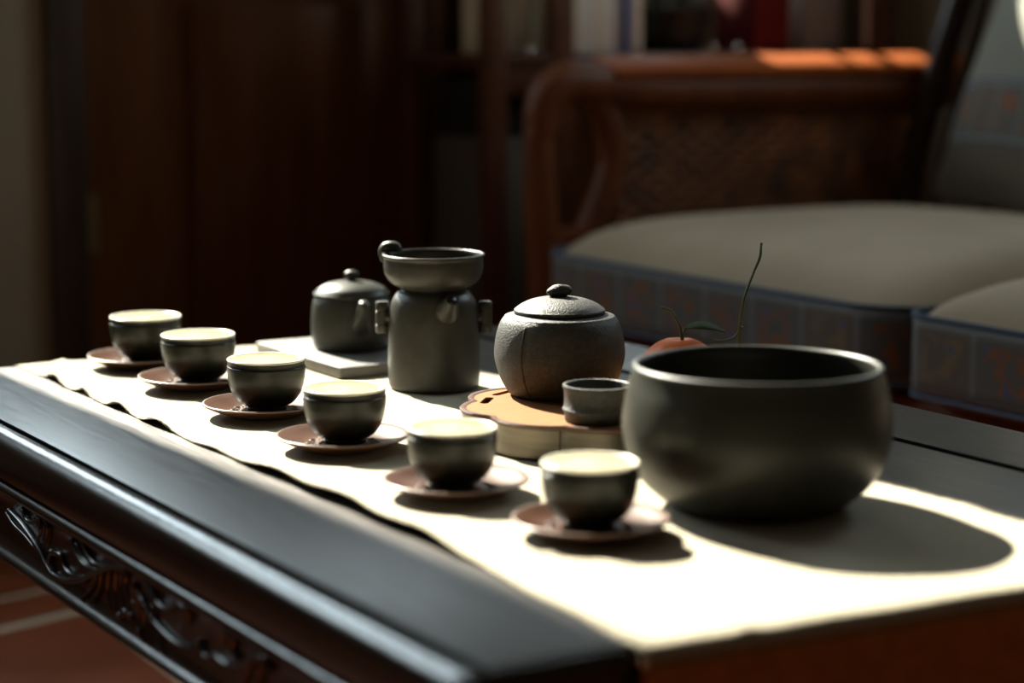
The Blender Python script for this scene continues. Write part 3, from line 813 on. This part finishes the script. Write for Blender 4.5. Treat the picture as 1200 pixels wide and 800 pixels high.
# ------------------------------------------------------------------ sofa
sofa = empty('sofa', (2.1, 1.9, 0), 'red-brown wooden sofa with woven rattan arm beyond the tea table', 'sofa')
def spart(name, bm, m, **k):
    o = link(name, bm, m, sofa, **k); o.location = (-2.1, -1.9, 0); return o
SY0, SY1 = .80, 2.90
spart('seat_rail', box(1.745, 1.785, SY0, SY1, .34, .408, bevel=.006), M['sofa_wood'], angle=40)
spart('seat_deck', box(1.785, 2.56, SY0+.02, SY1-.04, .385, .405), M['sofa_dark'], smooth=False)
AY = 2.870
# arm: rail, outer post, inner bow, lower bar
spart('arm_rail', tube([(1.778, AY, .690), (1.782, AY, .730), (1.800, AY, .760), (1.845, AY, .772), (2.00, AY, .760), (2.30, AY, .756), (2.72, AY, .756)], [.026, .030, .034, .036, .037, .037, .037], 20, n=6), M['sofa_wood'])
spart('arm_post', tube([(1.795, AY, 0), (1.795, AY, .25), (1.790, AY, .45), (1.777, AY, .60), (1.775, AY, .705)], [.028, .028, .030, .028, .0235], 16, n=5), M['sofa_wood'])
spart('arm_bow', tube([(1.840, AY, .410), (1.862, AY, .50), (1.900, AY, .585), (1.918, AY, .650), (1.905, AY, .715), (1.872, AY, .762), (1.835, AY, .785)], [.024, .026, .026, .024, .024, .022, .020], 16, n=5), M['sofa_wood'])
spart('arm_lower_bar', box(1.80, 2.60, AY-.018, AY+.018, .505, .540, bevel=.006), M['sofa_wood'], angle=40)
bm = box(1.90, 2.70, -.042, .042, -.008, .008, bevel=.006, seg=3)  # tilted board added to widen the sun spots on the arm, coloured extra orange
for v in bm.verts: v.co = Vector((v.co.x, AY + v.co.y*math.cos(R(17)) - v.co.z*math.sin(R(17)), .7975 + v.co.y*math.sin(R(17)) + v.co.z*math.cos(R(17))))
spart('sun_catch_board', bm, M['sun_catch_board'], angle=40)
# woven panel: real over-under strips
bm = bmesh.new()
x0, x1, z0, z1 = 1.925, 2.60, .535, .768
px, pz = .0240, .0150
nxs, nzs = int((x1-x0)/px), int((z1-z0)/pz)
for i in range(nxs):
    cx = x0 + (i+.5)*px; prev = None
    for j in range(nzs*2 + 1):
        z = z0 + j*pz/2; yy = AY + .0016*math.cos(math.pi*j/1.0*1 + math.pi*i) if j % 2 else AY
        yy = AY + -.0030*math.sin(math.pi*(z - z0)/pz + math.pi*i)
        a = bm.verts.new((cx - px*.30, yy, z)); b = bm.verts.new((cx + px*.30, yy, z))
        if prev: bm.faces.new((prev[0], prev[1], b, a))
        prev = (a, b)
for j in range(nzs):
    cz = z0 + (j+.5)*pz; prev = None
    for i in range(nxs*2 + 1):
        x = x0 + i*px/2; yy = AY + .0030*math.sin(math.pi*(x - x0)/px)*(-1 if j % 2 else 1)
        a = bm.verts.new((x, yy, cz - pz*.40)); b = bm.verts.new((x, yy, cz + pz*.40))
        if prev: bm.faces.new((prev[0], prev[1], b, a))
        prev = (a, b)
o = spart('rattan_panel', bm, M['rattan'], smooth=False, normals=False); o['kind'] = 'stuff'
md = o.modifiers.new('thickness', 'SOLIDIFY'); md.thickness = .0012; md.offset = 0
# back: leaning side post, top rail, panel
spart('back_post', tube([(2.50, 2.815, .40), (2.505, 2.815, .58), (2.56, 2.805, .78), (2.63, 2.80, .97)], .024, 14, n=5), M['sofa_dark'])
spart('back_post', tube([(2.50, .86, .40), (2.505, .86, .58), (2.56, .86, .78), (2.63, .86, .97)], .024, 14, n=5), M['sofa_dark'])
spart('back_rail', tube([(2.63, .83, .97), (2.63, 2.83, .97)], .026, 14), M['sofa_dark'])
bm = bmesh.new()
for k in range(16):
    y = .95 + k*.12
    tube_into(bm, [(2.505, y, .44), (2.52, y, .58), (2.575, y, .78), (2.63, y, .965)], .011, 8, n=3)
spart('back_spindles', bm, M['sofa_dark'])
for lx, ly in ((1.785, .84), (2.53, .84), (2.53, 2.83)):
    spart('leg', tube([(lx, ly, 0), (lx, ly, .37)], [.022, .028], 14), M['sofa_wood'])
spart('arm_rail', tube([(1.775, .83, .74), (1.835, .83, .79), (2.66, .83, .788)], .0235, 14, n=4), M['sofa_wood'])
spart('arm_post', tube([(1.795, .83, .36), (1.777, .83, .60), (1.775, .83, .745)], .026, 14, n=4), M['sofa_wood'])

def seat_cushion(y0, y1, rx, ry, label):
    x0, x1, zb, zf, zt = 1.700, 2.480, .408, .520, .582
    t = empty('seat_cushion', ((x0+x1)/2, (y0+y1)/2, zb), label, 'cushion', 'seat cushions on the sofa')
    O = Vector(t.location)
    h = ((x1-x0)/2, (y1-y0)/2, (zf-zb)/2)
    bm = rounded_cube(h, (rx, ry, .030), 44)
    for v in bm.verts:
        u = (v.co.z/h[2] + 1)/2
        dx = min(h[0] - v.co.x, v.co.x + h[0]); dy = min(h[1] - v.co.y, v.co.y + h[1])
        c = (1 - math.exp(-max(0, dx)/.070))*(1 - math.exp(-max(0, dy)/.050))
        v.co.z += max(0, u - .15)/.85*(zt - zf)*c
        v.co.z += .0035*u*math.sin(v.co.x*9 + v.co.y*5)*math.sin(v.co.y*8 + 1)*c
        v.co.z += h[2]
    link('upholstery', bm, M['cushion'], t)
    # patterned band on the front face, wrapped over the far and near corners
    bm = bmesh.new(); vs = []
    outline = []
    n = 14
    for k in range(n + 1):
        a = R(90 + 90*k/n); outline.append((-h[0] + rx + rx*math.cos(a), h[1] - ry + ry*math.sin(a)))
    for k in range(1, 30): outline.append((-h[0], h[1] - ry - (2*h[1] - 2*ry)*k/30))
    for k in range(n + 1):
        a = R(180 + 90*k/n); outline.append((-h[0] + rx + rx*math.cos(a), -h[1] + ry + ry*math.sin(a)))
    def off(i, d):
        p = Vector((*outline[i], 0)); q0 = Vector((*outline[max(0, i-1)], 0)); q1 = Vector((*outline[min(len(outline)-1, i+1)], 0))
        tn = (q1 - q0).normalized(); return p + Vector((tn.y, -tn.x, 0))*d if (Vector((tn.y, -tn.x, 0)).dot(p) > 0) else p - Vector((tn.y, -tn.x, 0))*d
    zs = [.016 + (.110 - .016)*k/5 for k in range(6)]
    for z in zs: vs.append([bm.verts.new(off(i, .0025) + Vector((0, 0, z))) for i in range(len(outline))])
    for a, b in zip(vs, vs[1:]):
        for i in range(len(a) - 1): bm.faces.new((a[i], a[i+1], b[i+1], b[i]))
    o = link('patterned_band', bm, M['band'], t)
    # object coordinates equal world coordinates for the print
    for v in o.data.vertices: v.co += O
    o.location = -O
    md = o.modifiers.new('thickness', 'SOLIDIFY'); md.thickness = .002; md.offset = 0
    for z in (.112, .015):
        link('piping', tube([off(i, .003) + Vector((0, 0, z)) for i in range(len(outline))], .0028, 8), M['piping'], t)
    return t
seat_cushion(1.925, 2.765, .080, .095, 'long grey-taupe seat cushion with folk pattern band, next to the rattan arm')
seat_cushion(1.035, 1.917, .045, .050, 'grey-taupe seat cushion with folk pattern band, at right edge behind the bowl')

# pillow
pl = empty('throw_pillow', (2.420, 2.505, .553), 'grey throw pillow with patterned stripe leaning on the sofa back at top right', 'pillow')
PH = (.055, .225, .215)
bm = rounded_cube(PH, (.050, .050, .050), 34)
for v in bm.verts:
    y, z = v.co.y/PH[1], v.co.z/PH[2]
    v.co.x *= .28 + .95*(1 - abs(y)**2.4)*(1 - abs(z)**2.4)
    v.co.y *= 1 - .07*(1 - z*z)*(.5 + .5*abs(y)); v.co.z *= 1 - .05*(1 - y*y)*(.5+.5*abs(z))
pm, (N, L, math_, mix, sep, cband, vv) = band_material('pillow_print', 'Y', -.112, -.008, .075, 1.0)
inb = math_('LESS_THAN', math_('ABSOLUTE', math_('SUBTRACT', vv, .5)), .5)
low = math_('LESS_THAN', vv, .5)
body = mix(low, (.25, .25, .215), (.14, .115, .090))
fin = mix(inb, body, cband)
L.new(fin, N['Principled BSDF'].inputs['Base Color'])
o = link('cover', bm, pm, pl)
pl_rot = Matrix.Rotation(R(-14), 4, 'Z') @ Matrix.Rotation(R(20), 4, 'Y')
o.rotation_euler = pl_rot.to_euler(); o.location = pl_rot @ Vector((0, 0, PH[2]*.985)) + Vector((0, 0, .012))

# ------------------------------------------------------------------ display rack behind the sofa arm
rack = empty('display_rack', (2.35, 3.29, 0), 'dark red-brown open display rack against the back wall behind the sofa arm', 'rack')
def rpart(name, bm, m=None, **k):
    o = link(name, bm, m or M['rack'], rack, **k); o.location = (-2.35, -3.29, 0); return o
RX0, RX1, RY0, RY1 = 1.835, 2.750, 3.125, 3.455
for x0, x1 in ((1.850-.02, 1.850+.02), (1.963, 2.008), (2.690, 2.740)):
    for y0, y1 in ((RY0, RY0+.035), (RY1-.035, RY1)):
        if x0 > 2.0 and y0 > 3.2 and False: continue
        rpart('post', box(x0, x1, y0, y1, 0, 2.02, bevel=.004), angle=40)
for z in (.815, 1.350, 2.00):  # middle shelf, out of view, is placed to block sun from the seat
    rpart('shelf', box(RX0, RX1, RY0+.002, RY1-.002, z-.022, z, bevel=.003), angle=40)
rpart('shelf', box(RX0, RX1, RY0+.002, RY1-.002, .18, .20, bevel=.003), angle=40)
rpart('sun_block_case', box(RX0+.01, RX1-.01, RY0+.004, RY1-.004, 1.268, 1.3275, bevel=.003), angle=40)  # unseen solid box added to keep sun off the sofa seat
rpart('apron', box(1.870, 2.690, RY0+.008, RY0+.024, .745, .793, bevel=.003), angle=40)
def shelf_thing(name, bm, m, label, cat, group=None, **k):
    return tag(link(name, bm, m, **k), label, cat, group)
ZS = .815
shelf_thing('paper_box', box(-.040, .040, -.05, .05, 0, .17, bevel=.003), M['paper'], 'tall cream box in the narrow left bay of the display rack', 'box', loc=(1.912, 3.24, ZS))
bx = 2.030
cols = [('paper', .022, .16), ('white', .020, .175), ('paper', .026, .15), ('white', .018, .18), ('greybox', .016, .16), ('blue', .016, .17), ('paper', .020, .155)]
names = ['leftmost pale book on the display rack shelf', 'slim white book, second from the left on the display rack', 'thick cream book, third from the left on the display rack', 'tall white book, fourth from the left on the display rack', 'grey book beside the blue spine on the display rack', 'book with blue spine on the display rack', 'cream book at the right end, next to black pot']
for (m, w, h), nm in zip(cols, names):
    shelf_thing('book', box(0, w, 0, .13, 0, h, bevel=.002), M[m], nm, 'book', 'books on the display rack', loc=(bx, 3.17, ZS)); bx += w + .002
pt = empty('plant_pot', (2.300, 3.26, ZS), 'black planter with dark foliage on the display rack shelf', 'plant')
link('pot', lathe([(0, .0005), (.060, .0005), (.072, .03), (.080, .075), (.084, .080), (.082, .086), (.074, .084), (.070, .060), (0, .060)], 48), M['black'], pt)
bm = bmesh.new()
for k in range(90):
    a = rng.uniform(0, 6.28); el = rng.uniform(.1, 1.3); r = rng.uniform(.03, .075)
    c = Vector((math.cos(a)*math.cos(el)*r*1.2, math.sin(a)*math.cos(el)*r*1.0, .085 + math.sin(el)*r*.8))
    ball_into(bm, c, .012, 3, (1.4, .7, .35), Matrix.Rotation(a, 4, 'Z') @ Matrix.Rotation(-el*.7, 4, 'Y'))
link('foliage', bm, M['foliage'], pt)['kind'] = 'stuff'
bx = 2.440
for i, (w, h, nm) in enumerate(((.026, .15, 'red book nearest the black plant pot'), (.022, .17, 'tall red book between two other red books'), (.026, .16, 'red book at the right end of the red row'))):
    shelf_thing('book', box(0, w, 0, .13, 0, h, bevel=.002), M['red'], nm, 'book', 'red books on the display rack', loc=(bx, 3.17, ZS)); bx += w + .003
shelf_thing('card_box', box(-.045, .045, -.06, .06, 0, .15, bevel=.003), M['greybox'], 'dull grey box at the right end of the display rack shelf', 'box', loc=(2.615, 3.25, ZS))
for x, nm in ((2.318, 'shiny metal ball added for a glint at shelf edge, left of its twin'), (2.376, 'shiny metal ball added for a glint at shelf edge, right of its twin'), (1.925, 'shiny metal ball added for a glint in front of the tall cream box')):
    o = shelf_thing('glint_ball', ball_into(bmesh.new(), (0, 0, .0075), .0075, 12), M['chrome'], nm, 'ornament', loc=(x, 3.142, ZS))  # polished balls added only to catch sun glints
shelf_thing('storage_box', box(-.045, .045, -.10, .10, 0, .10, bevel=.004), M['black'], 'black box on the low plinth beside the door', 'box', loc=(1.905, 3.27, .6701))
plinth = shelf_thing('plinth', box(-.045, .045, -.11, .11, 0, .47, bevel=.004), M['plinth'], 'dark grey plinth standing inside the rack beside the door', 'plinth', loc=(1.908, 3.27, .2001))
